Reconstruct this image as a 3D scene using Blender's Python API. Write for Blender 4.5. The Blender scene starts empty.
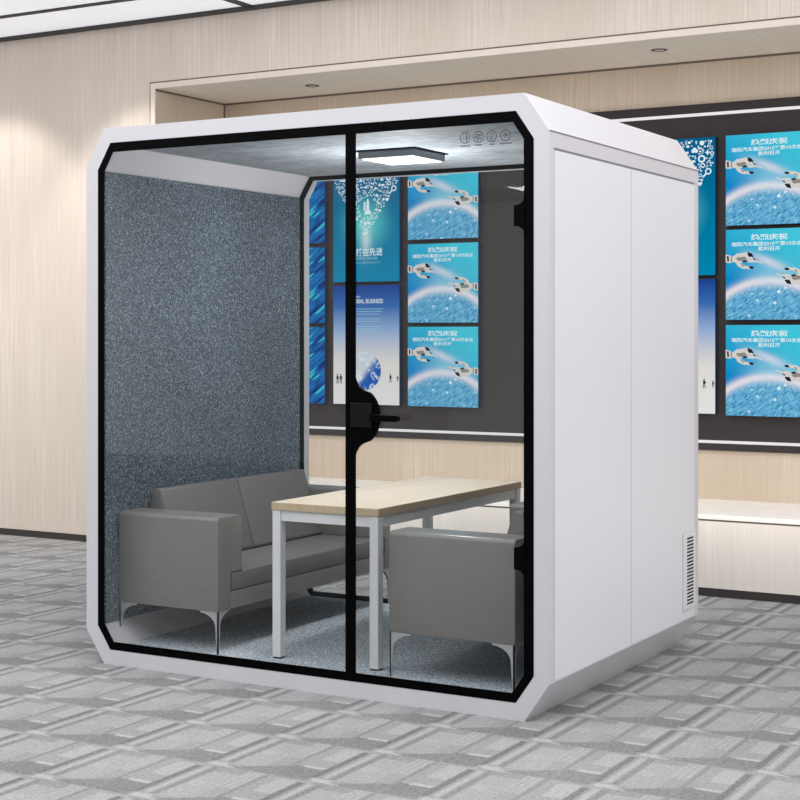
import bpy, bmesh, math, random
from mathutils import Vector, Matrix
C = bpy.context.scene.collection
random.seed(7)

# ------------------------------------------------------------------ node expression helper
def lin(c):
    f = lambda v: v/12.92 if v <= .04045 else ((v+.055)/1.055)**2.4
    return tuple(f(v/255.) for v in c[:3])+(1.0,)

class X:
    """scalar socket wrapper so that shader maths can be written as plain expressions"""
    def __init__(s, nt, v): s.nt, s.v = nt, v
    def _op(s, op, *o, clamp=False):
        n = s.nt.nodes.new('ShaderNodeMath'); n.operation = op; n.use_clamp = clamp
        for i, a in enumerate((s,)+o):
            a = a.v if isinstance(a, X) else a
            if isinstance(a, (int, float)): n.inputs[i].default_value = a
            else: s.nt.links.new(a, n.inputs[i])
        return X(s.nt, n.outputs[0])
    def __add__(s, o): return s._op('ADD', o)
    __radd__ = __add__
    def __sub__(s, o): return s._op('SUBTRACT', o)
    def __rsub__(s, o): return X(s.nt, o)._op('SUBTRACT', s)
    def __mul__(s, o): return s._op('MULTIPLY', o)
    __rmul__ = __mul__
    def __truediv__(s, o): return s._op('DIVIDE', o)
    def gt(s, o): return s._op('GREATER_THAN', o)
    def lt(s, o): return s._op('LESS_THAN', o)
    def fract(s): return s._op('FRACT')
    def sqrt(s): return s._op('SQRT')
    def abs(s): return s._op('ABSOLUTE')
    def max(s, o): return s._op('MAXIMUM', o)
    def min(s, o): return s._op('MINIMUM', o)
    def pw(s, o): return s._op('POWER', o)
    def clamp(s): return s._op('ADD', 0.0, clamp=True)
    def step(s, a, b):
        n = s.nt.nodes.new('ShaderNodeMapRange'); n.interpolation_type = 'SMOOTHSTEP'
        s.nt.links.new(s.v, n.inputs['Value']); n.inputs['From Min'].default_value = a; n.inputs['From Max'].default_value = b
        if a > b:
            n.inputs['From Min'].default_value = b; n.inputs['From Max'].default_value = a
            n.inputs['To Min'].default_value = 1; n.inputs['To Max'].default_value = 0
        return X(s.nt, n.outputs['Result'])
    def within(s, a, b, e=.012): return s.step(a-e, a+e)*s.step(b+e, b-e)

class M:
    def __init__(s, name):
        s.m = bpy.data.materials.new(name); s.m.use_nodes = True; s.nt = s.m.node_tree; s.nt.nodes.clear()
        s.out = s.nt.nodes.new('ShaderNodeOutputMaterial')
    def node(s, t, **k):
        n = s.nt.nodes.new(t)
        for a, b in k.items(): setattr(n, a, b)
        return n
    def coords(s, kind='Position'):
        if kind == 'Position': v = s.node('ShaderNodeNewGeometry').outputs['Position']
        else: v = s.node('ShaderNodeTexCoord').outputs[kind]
        sep = s.node('ShaderNodeSeparateXYZ'); s.nt.links.new(v, sep.inputs[0]); s.vec = v
        return [X(s.nt, sep.outputs[i]) for i in range(3)]
    def comb(s, x, y, z):
        n = s.node('ShaderNodeCombineXYZ')
        for i, a in enumerate((x, y, z)):
            if isinstance(a, X): s.nt.links.new(a.v, n.inputs[i])
            else: n.inputs[i].default_value = a
        return n.outputs[0]
    def noise(s, vec, scale=1., detail=2., rough=.5, dist=0.):
        n = s.node('ShaderNodeTexNoise'); s.nt.links.new(vec, n.inputs['Vector'])
        n.inputs['Scale'].default_value = scale; n.inputs['Detail'].default_value = detail
        n.inputs['Roughness'].default_value = rough; n.inputs['Distortion'].default_value = dist
        return X(s.nt, n.outputs['Fac'])
    def voronoi(s, vec, scale):
        n = s.node('ShaderNodeTexVoronoi'); s.nt.links.new(vec, n.inputs['Vector']); n.inputs['Scale'].default_value = scale
        return X(s.nt, n.outputs['Distance'])
    def mix(s, f, a, b):
        n = s.node('ShaderNodeMix', data_type='RGBA')
        if isinstance(f, X): s.nt.links.new(f.v, n.inputs[0])
        else: n.inputs[0].default_value = f
        for i, c in ((6, a), (7, b)):
            if isinstance(c, tuple): n.inputs[i].default_value = lin(c)
            else: s.nt.links.new(c, n.inputs[i])
        return n.outputs[2]
    def scale(s, col, f):
        n = s.node('ShaderNodeVectorMath', operation='SCALE')
        s.nt.links.new(col, n.inputs[0]); s.nt.links.new(f.v, n.inputs['Scale']); return n.outputs[0]
    def principled(s, col, rough=.5, metal=0., spec=.5, bump=None, bs=.3, bd=.002, emit=None, es=1.):
        p = s.node('ShaderNodeBsdfPrincipled'); s.p = p
        if isinstance(col, tuple): p.inputs['Base Color'].default_value = lin(col)
        else: s.nt.links.new(col, p.inputs['Base Color'])
        p.inputs['Roughness'].default_value = rough; p.inputs['Metallic'].default_value = metal
        p.inputs['Specular IOR Level'].default_value = spec
        if bump is not None:
            b = s.node('ShaderNodeBump'); b.inputs['Strength'].default_value = bs; b.inputs['Distance'].default_value = bd
            s.nt.links.new(bump.v, b.inputs['Height']); s.nt.links.new(b.outputs[0], p.inputs['Normal'])
        s.nt.links.new(p.outputs[0], s.out.inputs[0]); return s.m
    def emission(s, col, st=1.):
        e = s.node('ShaderNodeEmission'); e.inputs[1].default_value = st
        if isinstance(col, tuple): e.inputs[0].default_value = lin(col)
        else: s.nt.links.new(col, e.inputs[0])
        s.nt.links.new(e.outputs[0], s.out.inputs[0]); return s.m

# every plain coat gets a faint procedural mottling
def coat(name, c, rough=.5, metal=0., spec=.5, var=.03, scale=6.):
    m = M(name); m.coords('Object')
    n = m.noise(m.vec, scale, 3.)
    a = tuple(max(0, v*(1-var)) for v in c); b = tuple(min(255, v*(1+var)) for v in c)
    return m.principled(m.mix(n, a, b), rough, metal, spec)

def wood(name, lo, hi, fx=70., rough=.45, along='z'):
    m = M(name); x, y, z = m.coords()
    h = x + y*.83
    if along == 'z': v = m.comb(h*fx, 0., z*1.3); w = m.comb(h*2.2, 0., z*.25); q = m.comb(h*fx*3.2, 0., z*2.5)
    else: v = m.comb(x*fx, 0., y*1.6); w = m.comb(x*3., 0., y*.5); q = m.comb(x*fx*3., 0., y*3)
    n = m.noise(v, 1., 2., .6); k = m.noise(w, 1., 2.); f = m.noise(q, 1., 2.)
    fac = ((n-.5)*1.7*k.step(.25, .7) + (k-.5)*.7 + (f-.5)*.8 + .5).clamp()
    return m.principled(m.mix(fac, lo, hi), rough, spec=.3)

def felt(name, dark, mid, light, sc=160.):
    m = M(name); m.coords()
    n = m.noise(m.vec, sc, 3., .75); b = m.noise(m.vec, 2.2, 2.); t = m.noise(m.vec, sc*.35, 2., .6)
    c = m.mix(n.step(.36, .52), dark, mid); c = m.mix(n.step(.52, .68), c, light)
    c = m.scale(c, (b-.5)*.5 + (t-.5)*.7 + 1.)
    return m.principled(c, .95, spec=.08, bump=n, bs=.5, bd=.002)

MAT = {}
MAT['shell'] = coat('shell_white', (204, 202, 207), .42, spec=.3, var=.008, scale=2)
MAT['panel'] = coat('panel_white', (222, 223, 229), .42, spec=.4, var=.008, scale=2)
MAT['seam'] = coat('seam_grey', (120, 119, 124), .6)
MAT['seam_light'] = coat('seam_light_grey', (206, 205, 210), .6)
MAT['black'] = coat('black_trim', (2, 2, 3), .5, spec=.04)
MAT['black_soft'] = coat('black_plastic', (9, 9, 10), .5, spec=.15)
MAT['felt'] = felt('blue_grey_felt', (48, 57, 66), (86, 97, 107), (158, 168, 176), 125.)
MAT['carpet_in'] = felt('booth_carpet', (112, 122, 130), (168, 178, 186), (236, 240, 242), 85.)
MAT['leather'] = coat('grey_upholstery', (122, 120, 117), .36, spec=.6, var=.03, scale=3)
MAT['leather_dark'] = coat('grey_upholstery_cushion', (112, 110, 110), .45, spec=.35, var=.03, scale=3)
MAT['piping'] = coat('dark_seam_thread', (38, 37, 38), .7)
MAT['chrome'] = coat('satin_metal', (176, 176, 178), .35, metal=.35)
MAT['grey_metal'] = coat('light_grey_powder_coat', (214, 214, 216), .35, metal=0.)
MAT['wood_top'] = wood('table_veneer', (214, 196, 172), (232, 218, 198), 26., .4, 'y')
MAT['wood_edge'] = wood('table_edge_band', (176, 156, 128), (198, 180, 152), 30., .5, 'y')
MAT['wall'] = wood('wall_veneer', (190, 176, 162), (224, 213, 204))
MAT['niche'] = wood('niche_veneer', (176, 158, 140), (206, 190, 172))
MAT['soffit'] = wood('soffit_veneer', (214, 202, 187), (232, 222, 208), 20., .5, 'y')  # niche veneer lightened for the soffit, its brightness put into the colour
MAT['bench'] = wood('bench_veneer', (226, 216, 206), (242, 235, 229), 60.)
MAT['trim_light'] = coat('trim_pale', (216, 203, 192), .5)
MAT['worktop'] = coat('bench_top_cream', (246, 241, 237), .35)
MAT['line'] = coat('shadow_gap', (104, 92, 84), .8)
MAT['plinth'] = coat('dark_plinth', (52, 47, 45), .6)
MAT['board'] = coat('charcoal_board', (52, 47, 48), .5, spec=.15, var=.04, scale=1.5)
MAT['casing'] = coat('screen_casing_navy', (24, 52, 84), .4)
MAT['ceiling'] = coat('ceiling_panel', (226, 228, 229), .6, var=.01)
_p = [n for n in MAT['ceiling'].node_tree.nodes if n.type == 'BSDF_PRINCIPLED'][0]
_p.inputs['Emission Color'].default_value = (.93, .96, 1, 1); _p.inputs['Emission Strength'].default_value = .40  # slight glow added to brighten the under-lit ceiling, panels are no lamps
MAT['ceil_line'] = coat('ceiling_grid_black', (48, 46, 46), .6)
MAT['vent'] = coat('vent_plate_white', (222, 221, 226), .4)
MAT['slot'] = coat('vent_slot_dark', (26, 26, 30), .8)
MAT['lampside'] = coat('lamp_side_grey', (118, 121, 127), .35, metal=.4)
MAT['lampglow'] = M('lamp_glow').emission((255, 255, 255), 3.0)
MAT['strip'] = M('light_strip_glow').emission((240, 238, 240), .95)
MAT['decal'] = coat('decal_grey', (52, 56, 64), .6)
MAT['ink'] = M('display_white').emission((226, 238, 242), .95)
MAT['ink_soft'] = M('display_pale').emission((150, 205, 222), .9)
MAT['ink_black'] = M('display_black').emission((18, 20, 24), 1.)
MAT['robot_light'] = M('display_robot_light').emission((214, 210, 206), .95)
MAT['robot_mid'] = M('display_robot_mid').emission((138, 134, 130), 1.)
MAT['robot_dark'] = M('display_robot_dark').emission((32, 34, 40), 1.)

def ceiling_lining():
    m = M('booth_ceiling_lining'); x, y, z = m.coords()
    n = m.noise(m.comb(x*14., y*46., 0.), 1., 3., .65); b = m.noise(m.comb(x*2, y*5, 0.), 1., 2.)
    return m.principled(m.mix((n*.6+b*.4).step(.32, .68), (120, 128, 135), (176, 183, 190)), .7, spec=.2)
MAT['lining'] = ceiling_lining()

def glass(name, trans, f):
    m = M(name); m.coords('Object')
    t = m.node('ShaderNodeBsdfTransparent'); t.inputs[0].default_value = trans+(1,)
    g = m.node('ShaderNodeBsdfGlossy'); g.inputs['Roughness'].default_value = .015; g.inputs[0].default_value = (1, 1, 1, 1)
    fr = m.node('ShaderNodeFresnel'); fr.inputs[0].default_value = 1.45
    k = X(m.nt, fr.outputs[0])*f + (m.noise(m.vec, 1.5)-.5)*.004
    mx = m.node('ShaderNodeMixShader'); m.nt.links.new(k.v, mx.inputs[0])
    m.nt.links.new(t.outputs[0], mx.inputs[1]); m.nt.links.new(g.outputs[0], mx.inputs[2])
    m.nt.links.new(mx.outputs[0], m.out.inputs[0]); return m.m
MAT['glass'] = glass('front_glass', (.93, .94, .94), .38)
MAT['glass_back'] = glass('rear_glass', (.91, .93, .93), .4)

def office_carpet():
    m = M('office_carpet'); x, y, z = m.coords()
    u = ((x-.22)/.4).fract(); v = ((y-.18)/.4).fract()
    t = u*0. + .5                                     # tone, painted over patch by patch
    def put(t, mask, val): return t + mask*(val - t)
    R = lambda a, b, c, d, e=.012: u.within(a, b, e)*v.within(c, d, e)
    t = put(t, R(.14, .46, .12, .86), .62)            # mid light field
    t = put(t, R(.09, .60, .86, 1.0), .40)            # darker band above the field
    lineA = v - (u*.62 - .10)                         # wedge: dark below this slope, light above
    dark = lineA.step(.03, -.03)*u.within(.20, .66)*v.within(-.1, .46)
    t = put(t, dark, .24)
    t = put(t, (v-(.52-u*.25)).step(-.02, .02)*R(.17, .32, .12, .6), .70)
    t = put(t, R(.44, .585, .52, .99), .70)           # pale striped patch
    t = put(t, R(.475, .49, .5, 1.0, .006), .5); t = put(t, R(.53, .545, .5, 1.0, .006), .5)
    t = put(t, R(.64, .96, .0, .33), .20)             # dark patch
    t = put(t, R(.66, .93, .33, .97), .50)
    t = put(t, R(.75, .93, .56, .95), .72)
    t = put(t, R(.73, .93, .31, .37), .86)
    t = put(t, R(.605, .64, .0, 1.0, .006), .28)      # thin dark line
    
    t = put(t, R(.94, 1.02, .10, .93), .08)           # strong dark stripe
    t = put(t, R(-.02, .03, .12, .93), .40)
    t = put(t, R(.035, .09, .14, .93), .74); t = put(t, R(.0, .16, .01, .09), .82)            # light stripe
    t = put(t, R(.105, .17, .12, .95), .26)
    t = put(t, (v+u*.28).step(.10, .07)*u.step(.30, .26), .84)
    n = m.noise(m.comb(x*1., y*1., 0.), 260., 2., .7); b = m.noise(m.vec, 1.1, 2.); p = m.noise(m.comb(x, y, 0.), 70., 3., .75)
    t = t*.82 + (n-.5)*1.1 + (p-.5)*.9 + (b-.5)*.35 + .11
    return m.principled(m.mix(t.clamp(), (94, 94, 96), (180, 180, 180)), .95, spec=.05, bump=n, bs=.25, bd=.001)
MAT['carpet'] = office_carpet()

# ------------------------------------------------------------------ display pictures (flat screens, lit)
def planet_picture():
    m = M('planet_picture'); x, y, z = m.coords('Object')
    n = m.noise(m.vec, 9., 3.)
    f = (x*1.5 + z*1.9 + (n-.5)*.35 + .42).clamp()
    sky = m.mix(f, (0, 134, 200), (66, 200, 222))
    r = (x*x + (z+.474)*(z+.474)).sqrt()
    sp = m.noise(m.vec, 120., 4., .85); sp2 = m.noise(m.comb((x+z)*16., 0., (x-z)*150.), 1., 2.)
    sea = m.mix((sp*.5+sp2*.5).step(.38, .66), (8, 122, 184), (150, 218, 238))
    vo = m.voronoi(m.vec, 15.)
    sea = m.mix(vo.step(.20, .06), sea, (232, 248, 252))
    c = m.mix(r.step(.445, .425), sky, sea)
    gl = (((r-.437)/.026)*((r-.437)/.026)*-1.)
    halo = X(m.nt, 2.718)._op('POWER', gl)
    c = m.mix(halo*.92, c, (236, 226, 232))
    # misty beam between the two hands
    bx = (x*.9+(z-.075)*1.6); by = ((z-.07)-x*-.42)
    beam = X(m.nt, 2.718)._op('POWER', (x*x*90.+by*by*1400.)*-1.)
    c = m.mix(beam*.75, c, (232, 222, 230))
    col = X(m.nt, 2.718)._op('POWER', (x*x*60.+(z+.0)*(z+.0)*160.)*-1.)
    return m.emission(m.mix(col*.35, c, (190, 226, 238)), .95)
def teal_picture():
    m = M('teal_picture'); x, y, z = m.coords('Object')
    d = (x*x*7. + (z+.02)*(z+.02)*7.).sqrt()
    c = m.mix((z*1.25+.5).clamp(), (0, 138, 180), (0, 96, 142))
    c = m.mix(d.step(.65, .0), c, (92, 206, 205))
    b = X(m.nt, 2.718)._op('POWER', (x*x*700.+(z+.12)*(z+.12)*110.)*-1.)
    return m.emission(m.mix(b*.7, c, (225, 240, 240)), .9)
def business_picture():
    m = M('business_picture'); x, y, z = m.coords('Object')
    r = m.node('ShaderNodeValToRGB'); f = (z/.79+.5).clamp()
    m.nt.links.new(f.v, r.inputs[0]); e = r.color_ramp.elements
    e[0].position = 0; e[0].color = lin((232, 232, 232)); e[1].position = 1; e[1].color = lin((24, 66, 146))
    for p, c in ((.34, (228, 224, 220)), (.46, (206, 208, 216)), (.62, (150, 178, 216)), (.82, (58, 108, 180))):
        q = e.new(p); q.color = lin(c)
    return m.emission(r.outputs[0], .92)
def globe_picture():
    m = M('globe_picture'); x, y, z = m.coords('Object')
    n = m.noise(m.vec, 15., 4., .65, .6); k = m.noise(m.vec, 9., 3., .6)
    c = m.mix(n.step(.50, .60), (18, 92, 180), (214, 226, 240))
    c = m.mix(k.step(.52, .60)*(z+.18).step(-.04, .04), c, (72, 190, 176))
    c = m.mix(((z+.22)*1.+(x-.03)*-1.2).step(.02, .12)*.75, c, (236, 238, 240))
    return m.emission(c, .92)
def streak_picture():
    m = M('streak_picture'); x, y, z = m.coords('Object')
    a = x*.82 + z*.57; b = z*.82 - x*.57
    n = m.noise(m.comb(b*34., 0., a*3.), 1., 2., .6, .3); k = m.noise(m.comb(b*30., 3., a*4.), 1., 2.)
    q = m.noise(m.comb(a*7., 0., b*22.), 1., 2.)
    c = m.mix(n.step(.38, .56), (6, 36, 112), (10, 112, 186))
    c = m.mix(k.step(.56, .64), c, (60, 204, 214))
    return m.emission(m.mix(q.step(.6, .68)*.6, c, (10, 40, 110)), .9)
PIC = dict(planet=planet_picture(), teal=teal_picture(), business=business_picture(), globe=globe_picture(), streak=streak_picture())

# ------------------------------------------------------------------ mesh helpers
def link(name, bm, mat, parent=None, smooth=False, loc=(0, 0, 0)):
    bmesh.ops.recalc_face_normals(bm, faces=bm.faces)
    me = bpy.data.meshes.new(name); bm.to_mesh(me); bm.free()
    for mm in (mat if isinstance(mat, (list, tuple)) else [mat]): me.materials.append(mm)
    if smooth:
        for p in me.polygons: p.use_smooth = True
    o = bpy.data.objects.new(name, me); C.objects.link(o); o.parent = parent; o.location = loc
    return o
def smooth_by_angle(o, deg=35):
    me = o.data
    for p in me.polygons: p.use_smooth = True
    bm = bmesh.new(); bm.from_mesh(me)
    for e in bm.edges:
        if len(e.link_faces) == 2 and e.calc_face_angle() > math.radians(deg): e.smooth = False
    bm.to_mesh(me); bm.free()
def empty(name, label, cat, loc=(0, 0, 0), rz=0, group=None, parent=None):
    o = bpy.data.objects.new(name, None); C.objects.link(o); o.location = loc; o.rotation_euler.z = rz
    o.empty_display_size = .1
    if parent: o.parent = parent
    if label: o['label'] = label; o['category'] = cat
    if group: o['group'] = group
    return o
def tag(o, label, cat, group=None):
    o['label'] = label; o['category'] = cat
    if group: o['group'] = group
def struct(name, bm, mat, **k):
    o = link(name, bm, mat, **k); o['kind'] = 'structure'; return o
def box(bm, x0, x1, y0, y1, z0, z1, bev=0, seg=2, mi=0):
    t = bmesh.new()
    vs = [t.verts.new((x, y, z)) for z in (z0, z1) for y in (y0, y1) for x in (x0, x1)]
    for f in ((0, 1, 3, 2), (4, 6, 7, 5), (0, 4, 5, 1), (2, 3, 7, 6), (0, 2, 6, 4), (1, 5, 7, 3)):
        t.faces.new([vs[i] for i in f])
    if bev: bmesh.ops.bevel(t, geom=t.edges[:], offset=bev, segments=seg, affect='EDGES', profile=.5)
    merge(bm, t, mi)
def merge(bm, t, mi=0):
    mp = {}
    for v in t.verts: mp[v] = bm.verts.new(v.co)
    for f in t.faces:
        try: g = bm.faces.new([mp[v] for v in f.verts]); g.material_index = mi; g.smooth = f.smooth
        except ValueError: pass
    t.free()
def prism(bm, poly, axis, a, b, bev=0, seg=2, mi=0):
    """poly = list of 2-D points; axis 'y': (x,z) pairs, 'x': (y,z) pairs, 'z': (x,y) pairs"""
    t = bmesh.new()
    P = {'y': lambda p, q: (p[0], q, p[1]), 'x': lambda p, q: (q, p[0], p[1]), 'z': lambda p, q: (p[0], p[1], q)}[axis]
    A = [t.verts.new(P(p, a)) for p in poly]; B = [t.verts.new(P(p, b)) for p in poly]
    t.faces.new(A); t.faces.new(B[::-1]); n = len(poly)
    for i in range(n): t.faces.new((A[i], B[i], B[(i+1) % n], A[(i+1) % n]))
    if bev: bmesh.ops.bevel(t, geom=t.edges[:], offset=bev, segments=seg, affect='EDGES', profile=.5)
    merge(bm, t, mi)
def ring(bm, outer, inner, y0, y1, bev=0):
    t = bmesh.new(); n = len(outer)
    O0 = [t.verts.new((p[0], y0, p[1])) for p in outer]; I0 = [t.verts.new((p[0], y0, p[1])) for p in inner]
    O1 = [t.verts.new((p[0], y1, p[1])) for p in outer]; I1 = [t.verts.new((p[0], y1, p[1])) for p in inner]
    for i in range(n):
        j = (i+1) % n
        t.faces.new((O0[i], O0[j], I0[j], I0[i])); t.faces.new((O1[i], I1[i], I1[j], O1[j]))
        t.faces.new((O0[i], O1[i], O1[j], O0[j])); t.faces.new((I0[i], I0[j], I1[j], I1[i]))
    if bev:
        es = [e for e in t.edges if e.calc_face_angle(0) > .3]
        bmesh.ops.bevel(t, geom=es, offset=bev, segments=2, affect='EDGES', profile=.5)
    merge(bm, t)

W, D, H, CH, CV = 2.188, 1.622, 2.3, .0993, .1438
def octo(l, r, b, t):
    """octagon parallel to the shell outline, inset by l, r, b, t"""
    L = math.hypot(CH, CV); d = (l+b)/2
    def cut(ix, iz):                     # chamfer line inset by d, crossed with the inset sides
        # chamfer: x/CH + z/CV = 1 + d*L/(CH*CV)
        k = 1 + d*L/(CH*CV)
        return (ix, CV*(k-ix/CH)), (CH*(k-iz/CV), iz)
    a, b_ = cut(l, b); c, d_ = cut(r, b); e, f = cut(r, t); g, h = cut(l, t)
    return [(b_[0], b_[1]), (W-d_[0], d_[1]), (W-c[0], c[1]), (W-e[0], H-e[1]), (W-f[0], H-f[1]), (h[0], H-h[1]), (g[0], H-g[1]-.014), (a[0], a[1])]
OUT = octo(0, 0, 0, 0); S = .064
IN = octo(S, S, S, S)

# ------------------------------------------------------------------ the booth
booth = empty('meeting_booth', 'white glass-fronted soundproof office booth with black framed edges, standing on grey carpet', 'booth')
bm = bmesh.new(); ring(bm, OUT, IN, 0, 1.585, .002)
link('shell', bm, MAT['shell'], booth)
bm = bmesh.new(); ring(bm, OUT, octo(.08, .08, .08, .092), 1.585, 1.632, .002)
link('rear_surround', bm, MAT['shell'], booth)
bm = bmesh.new(); ring(bm, octo(S+.001, .0605, S+.001, S+.001), octo(.0955, .1005, .098, .104), -.0012, .005)
box(bm, 1.319, 1.343, .0005, .005, .09, 2.2)
link('front_frame', bm, MAT['black'], booth)['label'] = 'black octagonal frame around the front glass'
bm = bmesh.new(); ring(bm, octo(S+.001, S+.001, S+.001, S+.001), octo(.080, .080, .088, .092), 1.562, 1.584)
link('rear_frame', bm, MAT['black'], booth)['label'] = 'thin black frame around the rear glass'
# fixed pane at the left, door at the right
go = octo(.085, .085, .085, .085)
def pane(bm, x0, x1, y, zl=.085, zh=H-.085):
    # clipped octagon pane: real glass sheet
    pts = [(go[7][0], go[7][1]), (go[0][0], go[0][1]), (x1, go[0][1]), (x1, go[5][1]), (go[5][0], go[5][1]), (go[6][0], go[6][1])] if x0 is None else \
          [(x0, go[0][1]), (go[1][0], go[1][1]), (go[2][0], go[2][1]), (go[3][0], go[3][1]), (go[4][0], go[4][1]), (x0, go[4][1])]
    vs = [bm.verts.new((p[0], y, p[1])) for p in pts]; bm.faces.new(vs)
bm = bmesh.new(); pane(bm, None, 1.342, .0065); link('fixed_glass', bm, MAT['glass'], booth)
door = bpy.data.objects.new('door', None); C.objects.link(door); door.parent = booth
bm = bmesh.new(); pane(bm, 1.345, None, .0065); link('glass_pane', bm, MAT['glass'], door)
bm = bmesh.new(); box(bm, 1.3435, 1.365, .0005, .005, .09, 2.2); link('door_stile', bm, MAT['black'], door)
# half-round lock plate with concave shoulders
cx, cz, R_ = 1.358, 1.097, .1225
pts = []
a0 = math.radians(50)
px, pz = cx+R_*math.cos(a0), cz+R_*math.sin(a0)
flare = []
for i in range(9):                                   # concave shoulder from stile to the round part
    t = i/8.; ang = t*math.radians(72)
    flare.append((1.3655 + (px-1.3655)*(1-math.cos(ang))/(1-math.cos(math.radians(72))), cz+.158 + (pz-cz-.158)*math.sin(ang)/math.sin(math.radians(72))))
arc = [(cx+R_*math.cos(a0*(1-2*i/24.)), cz+R_*math.sin(a0*(1-2*i/24.))) for i in range(1, 24)]
low = [(p[0], 2*cz-p[1]) for p in flare[::-1]]
poly = [(1.350, cz+.158)]+flare+arc+low+[(1.350, cz-.158)]
bm = bmesh.new(); prism(bm, poly, 'y', -.012, .0003, .002); link('lock_plate', bm, MAT['black'], door)
bm = bmesh.new(); box(bm, 1.352, 1.45, -.019, -.0121, 1.055, 1.150, .003); link('lock_box', bm, MAT['black_soft'], door)
bm = bmesh.new(); box(bm, 1.470, 1.574, -.045, -.030, 1.082, 1.108, .004); prism(bm, [(1.570, 1.082), (1.580, 1.087), (1.586, 1.095), (1.580, 1.103), (1.570, 1.108)], 'y', -.045, -.03)
box(bm, 1.452, 1.476, -.045, -.0121, 1.080, 1.110, .004)
link('door_lever', bm, MAT['black'], door)
def hinge(zc, hh):
    bm = bmesh.new(); xe = 2.094; x0 = 2.050; k = .035
    def f(s):
        r = xe-x0-.004
        return [(xe-r*(1-math.cos(math.radians(11.25*i))), zc+s*(hh+k*(1-math.sin(math.radians(11.25*i))))) for i in range(9)]
    poly = f(1)+[(x0, zc+hh), (x0, zc-hh)]+f(-1)[::-1]
    prism(bm, poly, 'y', -.006, .0003, .0)
    link('hinge', bm, MAT['black'], door)
hinge(1.851, .038); hinge(.595, .040)
bm = bmesh.new(); pts = octo(.07, .07, .07, .07); bm.faces.new([bm.verts.new((p[0], 1.573, p[1])) for p in pts])
link('rear_glass', bm, MAT['glass_back'], booth)
# small decals printed on the door glass: four round symbols, captions below
bm = bmesh.new()
def disc(bm, cx, cz, r, y, n=20, mi=0, sx=1.):
    bm.faces.new([bm.verts.new((cx+sx*r*math.cos(2*math.pi*i/n), y, cz+r*math.sin(2*math.pi*i/n))) for i in range(n)]).material_index = mi
def annulus(bm, cx, cz, r0, r1, y, n=24, a0=0, a1=2*math.pi, mi=0):
    full = abs(a1-a0-2*math.pi) < 1e-6
    P = [(math.cos(a0+(a1-a0)*i/n), math.sin(a0+(a1-a0)*i/n)) for i in range(n+1)]
    A = [bm.verts.new((cx+r0*c, y, cz+r0*s)) for c, s in P]; B = [bm.verts.new((cx+r1*c, y, cz+r1*s)) for c, s in P]
    for i in range(n): bm.faces.new((A[i], A[i+1], B[i+1], B[i])).material_index = mi
def flat(bm, pts, y, mi=0):
    bm.faces.new([bm.verts.new((p[0], y, p[1])) for p in pts]).material_index = mi
def bar(bm, x0, z0, x1, z1, w, y, mi=0):
    d = Vector((x1-x0, z1-z0)); d.normalize(); n = Vector((-d.y, d.x))*w/2
    flat(bm, [(x0+n.x, z0+n.y), (x1+n.x, z1+n.y), (x1-n.x, z1-n.y), (x0-n.x, z0-n.y)], y, mi)
yd = .006
for i, x in enumerate((1.843, 1.898, 1.953, 2.010)):
    z = 2.150; annulus(bm, x, z, .0185, .0215, yd)
    if i == 0:
        for k in range(3): bar(bm, x-.010, z-.008+k*.008, x-.002, z-.004+k*.008, .002, yd)
        bar(bm, x+.005, z-.014, x+.005, z+.014, .004, yd); bar(bm, x+.011, z-.009, x+.011, z+.009, .002, yd)
    if i == 1:
        for k in range(5):
            a = k*2*math.pi/5+.4; flat(bm, [(x, z), (x+.014*math.cos(a), z+.014*math.sin(a)), (x+.013*math.cos(a+.7), z+.013*math.sin(a+.7))], yd)
    if i == 2:
        annulus(bm, x, z+.003, .006, .008, yd); bar(bm, x-.004, z-.008, x+.004, z-.008, .003, yd); bar(bm, x-.003, z-.012, x+.003, z-.012, .002, yd)
    if i == 3:
        annulus(bm, x, z, .007, .009, yd); disc(bm, x, z, .004, yd, 8); bar(bm, x, z+.010, x, z+.015, .002, yd)
    wcap = (.040, .024, .020, .046)[i]
    xx = x-wcap/2
    while xx < x+wcap/2:
        bar(bm, xx, z-.030, xx+.0032, z-.030, .0055, yd); xx += .0045
link('glass_decal', bm, MAT['decal'], door)

# side panels (right wall outside), seams and vent
bm = bmesh.new()
def xbox(bm, y0, y1, z0, z1, t=.004, b=0): box(bm, W+.0002, W+t, y0, y1, z0, z1, b)
for y0, y1 in ((.047, .7985), (.8035, 1.572)):
    bm = bmesh.new(); box(bm, W+.0003, W+.004, y0, y1, .150, 2.088, .0015); link('side_panel', bm, MAT['panel'], booth)
bm = bmesh.new(); box(bm, W+.0002, W+.0014, .043, 1.577, 2.0885, 2.0975); link('panel_gap', bm, MAT['seam'], booth)
bm = bmesh.new(); box(bm, W+.0002, W+.0012, .7985, .8035, .155, 2.088); link('panel_gap', bm, MAT['seam'], booth)
for y0, y1 in ((.0435, .0468), (1.5722, 1.578)):
    bm = bmesh.new(); box(bm, W+.0002, W+.0014, y0, y1, .15, 2.088); link('side_gap', bm, MAT['seam_light'], booth)
bm = bmesh.new(); box(bm, W-.001, W+.0016, .004, 1.628, 2.1535, 2.1585); link('top_gap', bm, MAT['seam'], booth)  # grey strip painting the shading line between chamfer and side
vent = bpy.data.objects.new('air_vent', None); C.objects.link(vent); vent.parent = booth
bm = bmesh.new(); box(bm, W+.0042, W+.011, 1.416, 1.566, .195, .527, .003); link('vent_plate', bm, MAT['vent'], vent)
bm = bmesh.new(); box(bm, W+.0041, W+.0065, 1.408, 1.5715, .187, .535); link('vent_rim', bm, MAT['seam_light'], vent)
bm = bmesh.new()
for k in range(20):
    z = .215+k*.0152; box(bm, W+.0095, W+.0118, 1.452, 1.534, z, z+.0078)
link('vent_slots', bm, MAT['slot'], vent)

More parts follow.
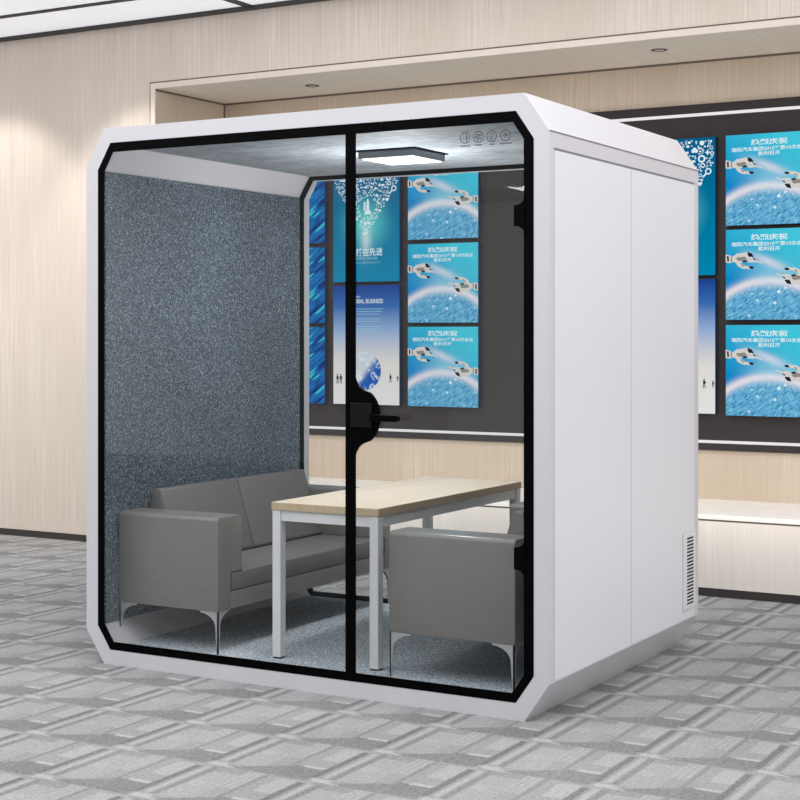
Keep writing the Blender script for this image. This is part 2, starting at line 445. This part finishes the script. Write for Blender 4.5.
# interior linings
zi0, zi1 = IN[7][1], IN[6][1]
bm = bmesh.new(); box(bm, S+.0005, S+.010, .034, 1.555, zi0+.002, zi1-.002, .002); link('acoustic_wall', bm, MAT['felt'], booth)
bm = bmesh.new(); box(bm, W-S-.010, W-S-.0005, .034, 1.555, zi0+.002, zi1-.002, .002); link('acoustic_wall', bm, MAT['felt'], booth)
bm = bmesh.new(); box(bm, IN[5][0]+.002, IN[4][0]-.002, .034, 1.555, H-S-.009, H-S-.0005); link('ceiling_lining', bm, MAT['lining'], booth)
ZF = .070
bm = bmesh.new(); box(bm, IN[0][0]+.002, IN[1][0]-.002, .085, 1.535, S+.0005, ZF); link('booth_carpet', bm, MAT['carpet_in'], booth)
# ceiling lamp
lamp = bpy.data.objects.new('ceiling_lamp', None); C.objects.link(lamp); lamp.parent = booth
zt = H-S-.009
bm = bmesh.new(); box(bm, .930, 1.235, .700, 1.010, zt-.005, zt-.0005); link('lamp_flange', bm, MAT['black_soft'], lamp)
bm = bmesh.new(); box(bm, .942, 1.225, .712, .998, zt-.036, zt-.005, .002); link('lamp_housing', bm, MAT['lampside'], lamp)
bm = bmesh.new(); box(bm, .955, 1.212, .725, .985, zt-.039, zt-.0362); link('lamp_diffuser', bm, MAT['lampglow'], lamp)

# ------------------------------------------------------------------ sofas (local: back at x=0, seat facing +x, y along the length, z=0 on the floor)
def leg_mesh(fx, fy, zl=0.):
    """corner leg: two curved blades meeting at the corner (0,0); fx, fy = direction of the brackets"""
    bm = bmesh.new(); h = .176
    def prof(s, span):
        p = [(0, zl), (s*.008, zl), (s*.015, h*.62)]
        for i in range(1, 9):
            a = math.radians(90)*i/8
            p.append((s*(.015+(span-.015)*(1-math.cos(a))), h*.62+(h*.96-h*.62)*math.sin(a)))
        p += [(s*span, h), (0, h)]
        return p
    prism(bm, prof(fx, .095), 'y', 0, fy*.006)
    prism(bm, prof(fy, .075), 'x', 0, fx*.006)
    return bm
def sofa(name, label, x, y, rz, L, depth, cushions=2, far=.165, short=0.):
    r = empty(name, label, 'sofa', (x, y, ZF+.0006), rz)
    zt, zb = .573, .176; AN, AF = .172, far
    # arms: L-shaped profile, undercut along the inner side for the seat
    for s in (0, 1):
        o = (0, L)[s]; q = (1, -1)[s]
        c = .018; AW = (AN, AF)[s]; NT = min(.092, AW*.6)
        poly = [(o, zb), (o, zt-c)]
        for i in range(1, 5): a = math.radians(90)*i/4; poly.append((o+q*c*(1-math.cos(a)), zt-c+c*math.sin(a)))
        for i in range(0, 5): a = math.radians(90)*i/4; poly.append((o+q*(AW-c+c*math.sin(a)), zt-c+c*math.cos(a)))
        poly += [(o+q*AW, .334), (o+q*NT, .334), (o+q*NT, zb)]
        bm = bmesh.new(); prism(bm, poly, 'x', 0, depth, .004, 2)
        a = link('arm', bm, MAT['leather'], r); smooth_by_angle(a, 40)
        bm = bmesh.new()
        box(bm, depth-.0015, depth+.0012, min(o+q*(NT-.002), o+q*(NT+.0015)), max(o+q*(NT-.002), o+q*(NT+.0015)), .256, .334)
        box(bm, depth-.0015, depth+.0012, min(o+q*NT, o+q*AW), max(o+q*NT, o+q*AW), .331, .335)
        link('arm_piping', bm, MAT['piping'], a)
    e0, e1 = .0925, L-min(.0925, far*.6+.0005)
    bm = bmesh.new(); box(bm, .005, depth, e0, e1, zb, .252, .005); link('seat_base', bm, MAT['leather'], r)
    bm = bmesh.new(); box(bm, .03, depth+.001, e0+.001, e1-.001, .2535, .333, .006, 3)
    st = link('seat_cushion', bm, MAT['leather_dark'], r); smooth_by_angle(st, 40)
    bm = bmesh.new(); box(bm, .03, depth-.001, e0+.002, e1-.002, .2518, .2538); link('cushion_seam', bm, MAT['piping'], st)
    # back cushions with sloping face
    n = cushions; w = (L-AN-AF-.004)/n
    for i in range(n):
        y0 = AN+.002+i*w+(.0025 if i else 0); y1 = AN+.002+(i+1)*w-.0025
        poly = [(.013, .335), (.185, .335), (.188, .345), (.092, .652), (.086, .657), (.050, .657), (.044, .648)]
        bm = bmesh.new()
        prism(bm, poly, 'y', y0, y1, .005, 2)
        c = link('back_cushion', bm, MAT['leather_dark'], r); smooth_by_angle(c, 40)
    for i in range(1, n):
        yy = AN+.002+i*w
        bm = bmesh.new(); prism(bm, [(.013, .345), (.178, .345), (.084, .648), (.052, .648)], 'y', yy-.0022, yy+.0022); link('cushion_seam', bm, MAT['piping'], c)
    bm = bmesh.new(); box(bm, .10, .196, AN+.004, L-AF-.004, .3333, .3385); link('cushion_seam', bm, MAT['piping'], c)
    bm = bmesh.new(); box(bm, 0, .0118, AN, L-AF, zb, .60, .003); link('backrest', bm, MAT['leather'], r)
    for lx, fx in ((.004, 1), (depth-.002, -1)):
        for ly, fy in ((.003, 1), (L-.003, -1)):
            o = link('leg', leg_mesh(fx, fy, short if fx > 0 else 0.), MAT['chrome'], r, loc=(lx, ly, 0))
    return r
sofa('sofa', 'long grey two-cushion sofa against the blue-grey felt wall, left of the table', .078, .12, 0, 1.438, .537, far=.10, short=.0695)
sofa('sofa', 'shorter grey sofa seen end-on at the right of the table, behind the door glass', 1.994, 1.38, math.pi, 1.26, .548)

# ------------------------------------------------------------------ table
t = empty('table', 'rectangular pale wood table on four square grey metal legs between two sofas', 'table', (0, 0, ZF))
tx0, tx1, ty0, ty1 = .846, 1.363, .178, 1.505
bm = bmesh.new(); box(bm, tx0, tx1, ty0, ty1, .6165, .6485, .002)
top = link('tabletop', bm, [MAT['wood_edge'], MAT['wood_top']], t)
for p in top.data.polygons:
    if p.normal.z > .9: p.material_index = 1
g = .003; lw = .040
for x in (tx0+g, tx1-g-lw):
    for y in (ty0+g, ty1-g-lw):
        bm = bmesh.new(); box(bm, x, x+lw, y, y+lw, .006, .616, .002)
        lg = link('leg', bm, MAT['grey_metal'], t)
        bm = bmesh.new(); box(bm, x+.002, x+lw-.002, y+.002, y+lw-.002, 0.0005, .006); link('foot_pad', bm, MAT['black_soft'], lg)
for x in (tx0+g+.006, tx1-g-.036):
    bm = bmesh.new(); box(bm, x, x+.030, ty0+g+lw, ty1-g-lw, .572, .616, .001); link('side_rail', bm, MAT['grey_metal'], t)
for y in (ty0+g+.006, ty1-g-.036):
    bm = bmesh.new(); box(bm, tx0+g+lw, tx1-g-lw, y, y+.030, .572, .616, .001); link('end_rail', bm, MAT['grey_metal'], t)

# ------------------------------------------------------------------ the room
YW, ZC = 2.935, 3.495
XL, XR, YF = -9.0, 8.0, -9.0
nx0, nx1, nz0, nz1, ny = -1.987, 4.6, .442, 3.034, 3.70
bm = bmesh.new(); box(bm, XL-.1, XR+.1, YF, 3.9, -.1, 0); struct('floor', bm, MAT['carpet'])
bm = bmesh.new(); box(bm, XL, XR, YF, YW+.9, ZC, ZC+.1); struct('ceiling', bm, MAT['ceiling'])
bm = bmesh.new()
box(bm, XL, nx0-.04, YW, 3.9, 0, ZC); box(bm, nx1+.04, XR, YW, 3.9, 0, ZC); box(bm, nx0-.04, nx1+.04, YW, 3.9, nz1+.038, ZC)
wb = struct('wall_back', bm, MAT['wall'])
bm = bmesh.new()
box(bm, nx0-.04, nx0, YW+.0005, 3.9, 0, nz1+.038); box(bm, nx1, nx1+.04, YW+.0005, 3.9, 0, nz1+.038)
box(bm, nx0, nx1, YW+.0005, 3.9, nz1, nz1+.038); box(bm, nx0, nx1, ny, 3.9, 0, nz1)
wn = struct('wall_niche', bm, [MAT['niche'], MAT['soffit']])
for p in wn.data.polygons:
    if p.normal.z < -.9: p.material_index = 1
bm = bmesh.new(); box(bm, XR, XR+.1, YF, 3.9, 0, ZC); struct('wall_right', bm, MAT['wall'])
bm = bmesh.new(); box(bm, XL-.1, XL, YF, 3.9, 0, ZC); struct('wall_left', bm, MAT['wall'])
bm = bmesh.new()                                           # pale edging strip of the niche
box(bm, nx0-.038, nx0-.001, YW-.006, YW+.0004, nz0, nz1+.038); box(bm, nx0-.001, nx1+.001, YW-.006, YW+.0004, nz1+.001, nz1+.038)
box(bm, nx1+.001, nx1+.038, YW-.006, YW+.0004, nz0, nz1+.038)
struct('trim_1', bm, MAT['trim_light'])
bm = bmesh.new()                                           # shadow gap around it
box(bm, nx0-.047, nx0-.039, YW-.003, YW-.0003, 0.05, nz1+.047); box(bm, nx0-.047, nx1+.047, YW-.003, YW-.0003, nz1+.039, nz1+.047)
box(bm, nx0, nx1, ny-.006, ny-.0003, nz1-.012, nz1-.0003); box(bm, nx0+.0003, nx0+.006, ny-.012, ny-.0003, nz0, nz1)
box(bm, nx0+.0003, nx0+.004, YW+.002, ny, nz1-.012, nz1-.0003)
struct('trim_2', bm, MAT['line'])
bm = bmesh.new(); box(bm, XL, nx0-.05, YW-.004, YW-.0003, 0, .046); box(bm, nx1+.05, XR, YW-.004, YW-.0003, 0, .046); struct('baseboard_back', bm, MAT['plinth'])
# ceiling grid
bm = bmesh.new()
box(bm, XL, XR, YW-.05, YW-.0004, ZC-.022, ZC-.0004); box(bm, XL, XR, 2.335, 2.385, ZC-.008, ZC-.0004)
for k in range(-6, 7):
    x = -1.20+k*2.4; box(bm, x-.03, x+.03, YF, YW-.05, ZC-.008, ZC-.0004)
for k in range(1, 9): box(bm, XL, XR, 2.335-1.2*k, 2.385-1.2*k, ZC-.008, ZC-.0004)
struct('trim_3', bm, MAT['ceil_line'])

# built-in bench under the screens
bench = empty('storage_bench', 'long low cream storage bench built into the wall niche under the screens', 'bench', (nx0, YW, 0))
def rel(o, r):
    o.location = (-r.location.x, -r.location.y, -r.location.z); return o
bm = bmesh.new(); box(bm, nx0+.002, nx1-.002, YW, ny-.001, .416, nz0, .001); rel(link('worktop', bm, MAT['worktop'], bench), bench)
bm = bmesh.new(); box(bm, nx0+.002, nx1-.002, YW+.006, YW+.02, .406, .416); rel(link('shadow_gap', bm, MAT['line'], bench), bench)
bm = bmesh.new(); box(bm, nx0+.002, nx1-.002, YW+.001, ny-.002, .046, .406); rel(link('front_panel', bm, MAT['bench'], bench), bench)
bm = bmesh.new(); box(bm, nx0+.002, nx1-.002, YW+.004, YW+.03, .0005, .046); rel(link('plinth', bm, MAT['plinth'], bench), bench)

# dark media board with two light strips
bx0, bx1 = -1.76, 4.4
board = empty('display_board', 'long charcoal wall board carrying the blue screens, edged by white light strips', 'wall panel', (bx0, 3.68, .73))
bm = bmesh.new(); box(bm, bx0, bx1, 3.68, ny-.0005, .730, 2.774, .001); rel(link('backing_panel', bm, MAT['board'], board), board)
for z0, z1 in ((.773, .790), (2.702, 2.720)):
    bm = bmesh.new(); box(bm, bx0+.001, bx1-.001, 3.677, 3.6798, z0, z1); o = rel(link('light_strip', bm, MAT['strip'], board), board)
    o['label'] = 'glowing white strip'

# ------------------------------------------------------------------ screens
def text(parent, body, x, z, size, y, mat, sx=1., bold=0.):
    cu = bpy.data.curves.new('lettering', 'FONT'); cu.body = body; cu.size = size; cu.align_x = 'CENTER'; cu.align_y = 'CENTER'
    cu.offset = bold; cu.fill_mode = 'FRONT'; cu.resolution_u = 3
    o = bpy.data.objects.new('lettering', cu); C.objects.link(o)
    bpy.context.view_layer.update()
    me = bpy.data.meshes.new_from_object(o.evaluated_get(bpy.context.evaluated_depsgraph_get()))
    bpy.data.objects.remove(o)
    bm = bmesh.new(); bm.from_mesh(me)
    bmesh.ops.transform(bm, matrix=Matrix.Translation((x, y, z)) @ Matrix.Rotation(math.pi/2, 4, 'X') @ Matrix.Diagonal((sx, 1, 1, 1)), verts=bm.verts)
    me2 = bpy.data.meshes.new('lettering'); bm.to_mesh(me2); bm.free(); me2.materials.clear(); me2.materials.append(mat)
    q = bpy.data.objects.new('lettering', me2); C.objects.link(q); q.parent = parent
    return q
def screen(label, xc, zc, w, h, pic, group=None, thick=.04):
    r = empty('display_screen', label, 'screen', (xc, 3.68, zc), 0, group)
    bm = bmesh.new(); box(bm, -w/2, w/2, -thick+.002, -.0005, -h/2, h/2, .001); link('casing', bm, MAT['casing'], r)
    bm = bmesh.new(); box(bm, -w/2+.001, w/2-.001, -thick, -thick+.0018, -h/2+.001, h/2-.001)
    d = link('display', bm, pic, r)
    return r, d
YT = -.0406
def robot_hands(d):
    s = 257./330; k = .257
    b1, b2 = bmesh.new(), bmesh.new()
    L = [   # (polygon in panel units u,v ; tone)
        ([(-1, .46), (-.90, .44), (-.84, .40), (-.84, .28), (-.90, .26), (-1, .28)], 0),
        ([(-.97, .42), (-.93, .43), (-.92, .30), (-.96, .30)], 2), ([(-.88, .41), (-.85, .40), (-.85, .29), (-.88, .28)], 1),
        ([(-.84, .40), (-.74, .47), (-.50, .50), (-.41, .46), (-.40, .38), (-.46, .34), (-.62, .27), (-.74, .26), (-.84, .29)], 0),
        ([(-.76, .38), (-.56, .40), (-.50, .35), (-.60, .30), (-.72, .31)], 1),
        ([(-.50, .50), (-.40, .47), (-.35, .40), (-.42, .36), (-.48, .42)], 2), ([(-.62, .30), (-.52, .33), (-.50, .29), (-.58, .27)], 2),
        ([(-.42, .40), (-.34, .36), (-.27, .29), (-.30, .26), (-.40, .31), (-.46, .35)], 0),
        ([(-.27, .30), (-.14, .255), (-.13, .235), (-.27, .262)], 0), ([(-.36, .37), (-.30, .33), (-.30, .31), (-.37, .34)], 2),
        ([(-.50, .33), (-.38, .31), (-.33, .29), (-.37, .26), (-.48, .27)], 0),
        ([(-.76, .27), (-.66, .26), (-.56, .20), (-.42, .17), (-.38, .15), (-.44, .12), (-.60, .13), (-.72, .19)], 0),
        ([(-.66, .24), (-.56, .19), (-.60, .17)], 1), ([(-.46, .18), (-.38, .18), (-.34, .15), (-.38, .12), (-.45, .14)], 2),
    ]
    for i, (P, mi) in enumerate(L):
        y = YT-.0003*(1+(i % 5)*.0) - .00004*i
        flat(b1, [(p[0]*k, p[1]*.26) for p in P], y, mi)
        flat(b2, [(-p[0]*k, (.26-p[1])*.26) for p in P], y, mi)
    for b in (b1, b2): link('robot_hand', b, [MAT['robot_light'], MAT['robot_mid'], MAT['robot_dark']], d)
def planet_screen(label, xc, zc, h):
    r, d = screen(label, xc, zc, .514, h, PIC['planet'], 'planet screens')
    robot_hands(d)
    text(d, '热烈庆祝', 0, .212, .036, YT, MAT['ink'], 1.5, .0008)
    text(d, '瑞阳汽车集团2015年第10次会议', 0, .174, .026, YT, MAT['ink'], 1.22, .0005)
    text(d, '胜利召开', 0, .146, .026, YT, MAT['ink'], 1.25, .0005)
    return r
def row_set(*zz): return [((a+b)/2, a-b, n) for (a, b), n in zip(zz, ('top', 'middle', 'bottom'))]
for z, h, nm in row_set((2.570, 2.027), (1.999, 1.487), (1.462, .945)):
    planet_screen('%s planet and robot-hands screen in the column seen through the booth glass' % nm, -.212, z, h)
    screen('%s screen with blue diagonal light streaks, in the column beside the felt wall' % nm, -1.370, z, .514, h, PIC['streak'], 'streak screens')
for z, h, nm in row_set((2.572, 2.045), (2.022, 1.497), (1.468, .940)):
    planet_screen('%s planet and robot-hands screen in the right-hand column beside the booth' % nm, 1.920, z, h)

def icon(bm, kind, x, z, s, y, mi=0):
    if kind == 0: annulus(bm, x, z, s*.55, s, y, 14)
    elif kind == 1: disc(bm, x, z, s*.8, y, 12)
    elif kind == 2:      # heart
        P = []
        for i in range(20):
            a = 2*math.pi*i/20; P.append((x+s*.062*16*math.sin(a)**3, z+s*.062*(13*math.cos(a)-5*math.cos(2*a)-2*math.cos(3*a)-math.cos(4*a))))
        flat(bm, P, y, mi)
    elif kind == 3: bar(bm, x-s, z, x+s, z, s*.6, y, mi); bar(bm, x, z-s, x, z-s*.3, s*.6, y, mi); bar(bm, x, z+s*.3, x, z+s, s*.6, y, mi)   # plus
    elif kind == 4: annulus(bm, x+s*.2, z+s*.2, s*.5, s*.85, y, 14); bar(bm, x-s*1.1, z-s*1.1, x-s*.4, z-s*.4, s*.45, y, mi)               # magnifier
    elif kind == 5: disc(bm, x-s*.5, z-s*.7, s*.38, y, 8); bar(bm, x-s*.18, z-s*.7, x-s*.18, z+s*.8, s*.22, y, mi); bar(bm, x-s*.18, z+s*.75, x+s*.7, z+s*.5, s*.3, y, mi); disc(bm, x+s*.4, z-s*.5, s*.3, y, 8); bar(bm, x+s*.65, z-s*.5, x+s*.65, z+s*.6, s*.2, y, mi)
    elif kind == 6:
        for q in (.35, .68, 1.0): annulus(bm, x-s*.5, z-s*.5, s*(q*1.3-.18), s*q*1.3, y, 6, 0, math.pi/2)
    elif kind == 7: flat(bm, [(x-s, z-s*.6), (x+s, z-s*.6), (x+s, z+s*.6), (x-s, z+s*.6)], y, mi)
    elif kind == 8: disc(bm, x-s*.4, z, s*.5, y, 10); disc(bm, x+s*.4, z, s*.5, y, 10); disc(bm, x, z+s*.35, s*.55, y, 10)                    # cloud
    elif kind == 9: flat(bm, [(x-s, z-s*.2), (x-s*.1, z-s*.2), (x-s*.1, z-s*.7), (x+s, z), (x-s*.1, z+s*.7), (x-s*.1, z+s*.2), (x-s, z+s*.2)], y, mi)
def icon_screen(label, xc):
    r, d = screen(label, xc, 2.165, .510, .810, PIC['teal'], 'icon screens')
    bm = bmesh.new(); rnd = random.Random(3); placed = []
    # thumbs-up-like hand sign in the middle of the heart
    def thumb(x, z, s):
        flat(bm, [(x-.55*s, z-.35*s), (x-.28*s, z-.35*s), (x-.28*s, z+.75*s), (x-.55*s, z+.75*s)], YT)
        flat(bm, [(x-.15*s, z-.2*s), (x+.28*s, z-.2*s), (x+.24*s, z+.5*s), (x+.2*s, z+1.0*s), (x+.05*s, z+1.15*s), (x-.09*s, z+1.0*s), (x-.12*s, z+.5*s)], YT)
        flat(bm, [(x-.5*s, z-.85*s), (x+.6*s, z-.85*s), (x+.5*s, z-.5*s), (x+.28*s, z-.22*s), (x-.15*s, z-.22*s), (x-.38*s, z-.5*s)], YT-.0001)
    thumb(.012, .085, .052); placed.append((.012, .092, .062))
    i = 0
    while i < 9000 and len(placed) < 290:
        i += 1
        x = rnd.uniform(-.242, .242); z = rnd.uniform(-.10, .39); a = abs(x)/.25
        low = -.085 + .33*a**1.15 if a > .05 else -.09
        if a > .8: low = max(low, .17)
        if z < low+.008: continue
        s = rnd.choice((.024, .019, .015, .012, .012, .009, .007, .006))
        if abs(x)+s > .25 or z+s > .398: continue
        if any((x-p)**2+(z-q)**2 < ((s+t_)*.93)**2 for p, q, t_ in placed): continue
        placed.append((x, z, s)); icon(bm, rnd.choice((0, 0, 1, 2, 3, 4, 5, 6, 7, 8, 9, 1)) if s > .006 else rnd.choice((1, 3, 7)), x, z, s*.97, YT)
    link('artwork', bm, [MAT['ink']], d)
    text(d, '科技在先进', .0, -.212, .056, YT, MAT['ink'], .92, .0008)
    text(d, '创新驱动  合作共赢', .0, -.252, .022, YT, MAT['ink_soft'], .95)
    text(d, 'The science leads the future world', .0, -.278, .019, YT, MAT['ink_soft'], .8)
icon_screen('tall teal screen with a heart of white icons, seen through the booth glass', -.788)
icon_screen('tall teal screen with white icons at the rear right edge of the booth', 1.345)
def business_screen(label, xc):
    r, d = screen(label, xc, 1.342, .510, .791, PIC['business'], 'globe screens')
    bm = bmesh.new(); disc(bm, -.012, -.172, .128, YT-.0002, 40)
    link('globe_artwork', bm, PIC['globe'], d)
    text(d, 'GLOBAL BUSINESS', .0, .288, .040, YT, MAT['ink'], .80, .0005)
    text(d, 'THE NEW', -.075, .318, .018, YT, MAT['ink'], .8)
    bm = bmesh.new()
    for k in range(10):
        z = .238-k*.0165
        if k in (3, 6): continue
        bar(bm, -.12, z, .135-(k % 3)*.012, z, .0042, YT)
    link('text_lines', bm, MAT['ink_soft'], d)
    def man(x, z, s, q=1):
        bm = bmesh.new()
        disc(bm, x, z+.9*s, .16*s, YT, 8); flat(bm, [(x-.22*s, z+.68*s), (x+.22*s, z+.68*s), (x+.17*s, z+.1*s), (x-.17*s, z+.1*s)], YT)
        bar(bm, x-.1*s, z+.12*s, x-.16*s*q, z-.6*s, .14*s, YT); bar(bm, x+.1*s, z+.12*s, x+.2*s*q, z-.6*s, .14*s, YT)
        bar(bm, x+.2*s, z+.62*s, x+.38*s*q, z+.15*s, .09*s, YT)
        link('figure', bm, MAT['ink_black'], d)
    for p in ((-.222, -.235, .038), (-.196, -.235, .038), (.188, -.225, .033), (.242, -.225, .024)): man(*p)
business_screen('tall blue and white GLOBAL BUSINESS screen with an earth, behind the door handle', -.788)
business_screen('tall blue to white screen just visible at the rear right edge of the booth', 1.345)

# ------------------------------------------------------------------ recessed downlights in the niche
for x, y, lb in ((-1.01, 3.33, 'small recessed downlight in the niche soffit above the booth, towards the left'), (1.40, 3.25, 'small recessed downlight in the niche soffit at upper right')):
    r = empty('downlight', lb, 'light', (x, y, nz1), 0, 'niche downlights')
    bm = bmesh.new()
    n = 24
    for ra, rb, za, zb in ((.048, .036, -.0015, -.005), (.036, .034, -.005, -.0012)):
        A = [bm.verts.new((ra*math.cos(2*math.pi*i/n), ra*math.sin(2*math.pi*i/n), za)) for i in range(n)]
        B = [bm.verts.new((rb*math.cos(2*math.pi*i/n), rb*math.sin(2*math.pi*i/n), zb)) for i in range(n)]
        for i in range(n): bm.faces.new((A[i], A[(i+1) % n], B[(i+1) % n], B[i]))
    link('trim_ring', bm, MAT['plinth'], r)
    bm = bmesh.new(); bm.faces.new([bm.verts.new((.035*math.cos(2*math.pi*i/n), .035*math.sin(2*math.pi*i/n), -.0014)) for i in range(n)])
    link('lens', bm, MAT['trim_light'], r)

# ------------------------------------------------------------------ lights
def area(loc, rot, sx, sy, e, col=(1, 1, 1)):
    l = bpy.data.lights.new('area', 'AREA'); l.shape = 'RECTANGLE'; l.size = sx; l.size_y = sy; l.energy = e; l.color = col
    o = bpy.data.objects.new('room_light', l); C.objects.link(o); o.location = loc; o.rotation_euler = rot; return o
def spot(loc, tgt, e, ang=60, blend=.8, rad=.05, col=(1, .96, .9)):
    l = bpy.data.lights.new('spot', 'SPOT'); l.energy = e; l.spot_size = math.radians(ang); l.spot_blend = blend; l.shadow_soft_size = rad; l.color = col
    o = bpy.data.objects.new('wall_washer', l); C.objects.link(o); o.location = loc
    o.rotation_euler = (Vector(tgt)-Vector(loc)).to_track_quat('-Z', 'Y').to_euler(); return o
area((.5, -2.2, 3.42), (0, 0, 0), 7, 3.5, 178)
area((5.6, .6, 2.9), (0, math.radians(58), 0), 3, 4, 118)
area((1.0, 1.3, 3.42), (0, 0, 0), 5, 2.0, 32)
area((-3.9, .5, 1.9), (math.radians(66), 0, 0), 3, 1, 36)  # added fill out of view, brightens the lower left wall
for k in range(6):
    x = -4.63+1.3*k; spot((x, 1.95, 3.44), (x, 2.93, 1.55), (52, 52, 52, 20, 20, 20)[k], 76, .45, .04)
area((.6, 1.7, 3.3), (math.radians(80), 0, 0), 5, .5, 6)
area((1.2, 2.2, .7), (math.radians(140), 0, 0), 5, .8, 24, (1, .95, .88))  # added uplight behind the booth, brightens the niche soffit
spot((1.40, 3.25, 3.0), (1.40, 3.3, 1.), 7, 110, 1.); spot((-1.01, 3.33, 3.0), (-1.01, 3.4, 1.), 7, 110, 1.)
area((1.08, .855, zt-.045), (0, 0, 0), .25, .25, 8)
pl = bpy.data.lights.new('lamp_light', 'POINT'); pl.energy = 22; pl.shadow_soft_size = .03  # added fill below the lamp, brightens booth ceiling and walls
po = bpy.data.objects.new('lamp_light', pl); C.objects.link(po); po.location = (1.08, .855, zt-.34)
wl = bpy.data.worlds.new('world'); bpy.context.scene.world = wl; wl.use_nodes = True
bg = wl.node_tree.nodes['Background']; bg.inputs[0].default_value = (.93, .96, 1.0, 1); bg.inputs[1].default_value = .84

# ------------------------------------------------------------------ camera
f, yaw, cx, cy, cz, sy = 1547.96, .5218, 4.5162, -5.1326, 1.4206, 333.05
cam = bpy.data.cameras.new('camera'); cam.sensor_width = 36; cam.lens = f/800*36; cam.sensor_fit = 'HORIZONTAL'
cam.shift_x = 0; cam.shift_y = -(400-sy)/800; cam.clip_end = 100
co = bpy.data.objects.new('camera', cam); C.objects.link(co); co.location = (cx, cy, cz)
co.rotation_euler = (math.pi/2, 0, yaw); bpy.context.scene.camera = co
vs = bpy.context.scene.view_settings; vs.view_transform = 'Standard'; vs.look = 'None'; vs.exposure = 0; vs.gamma = 1
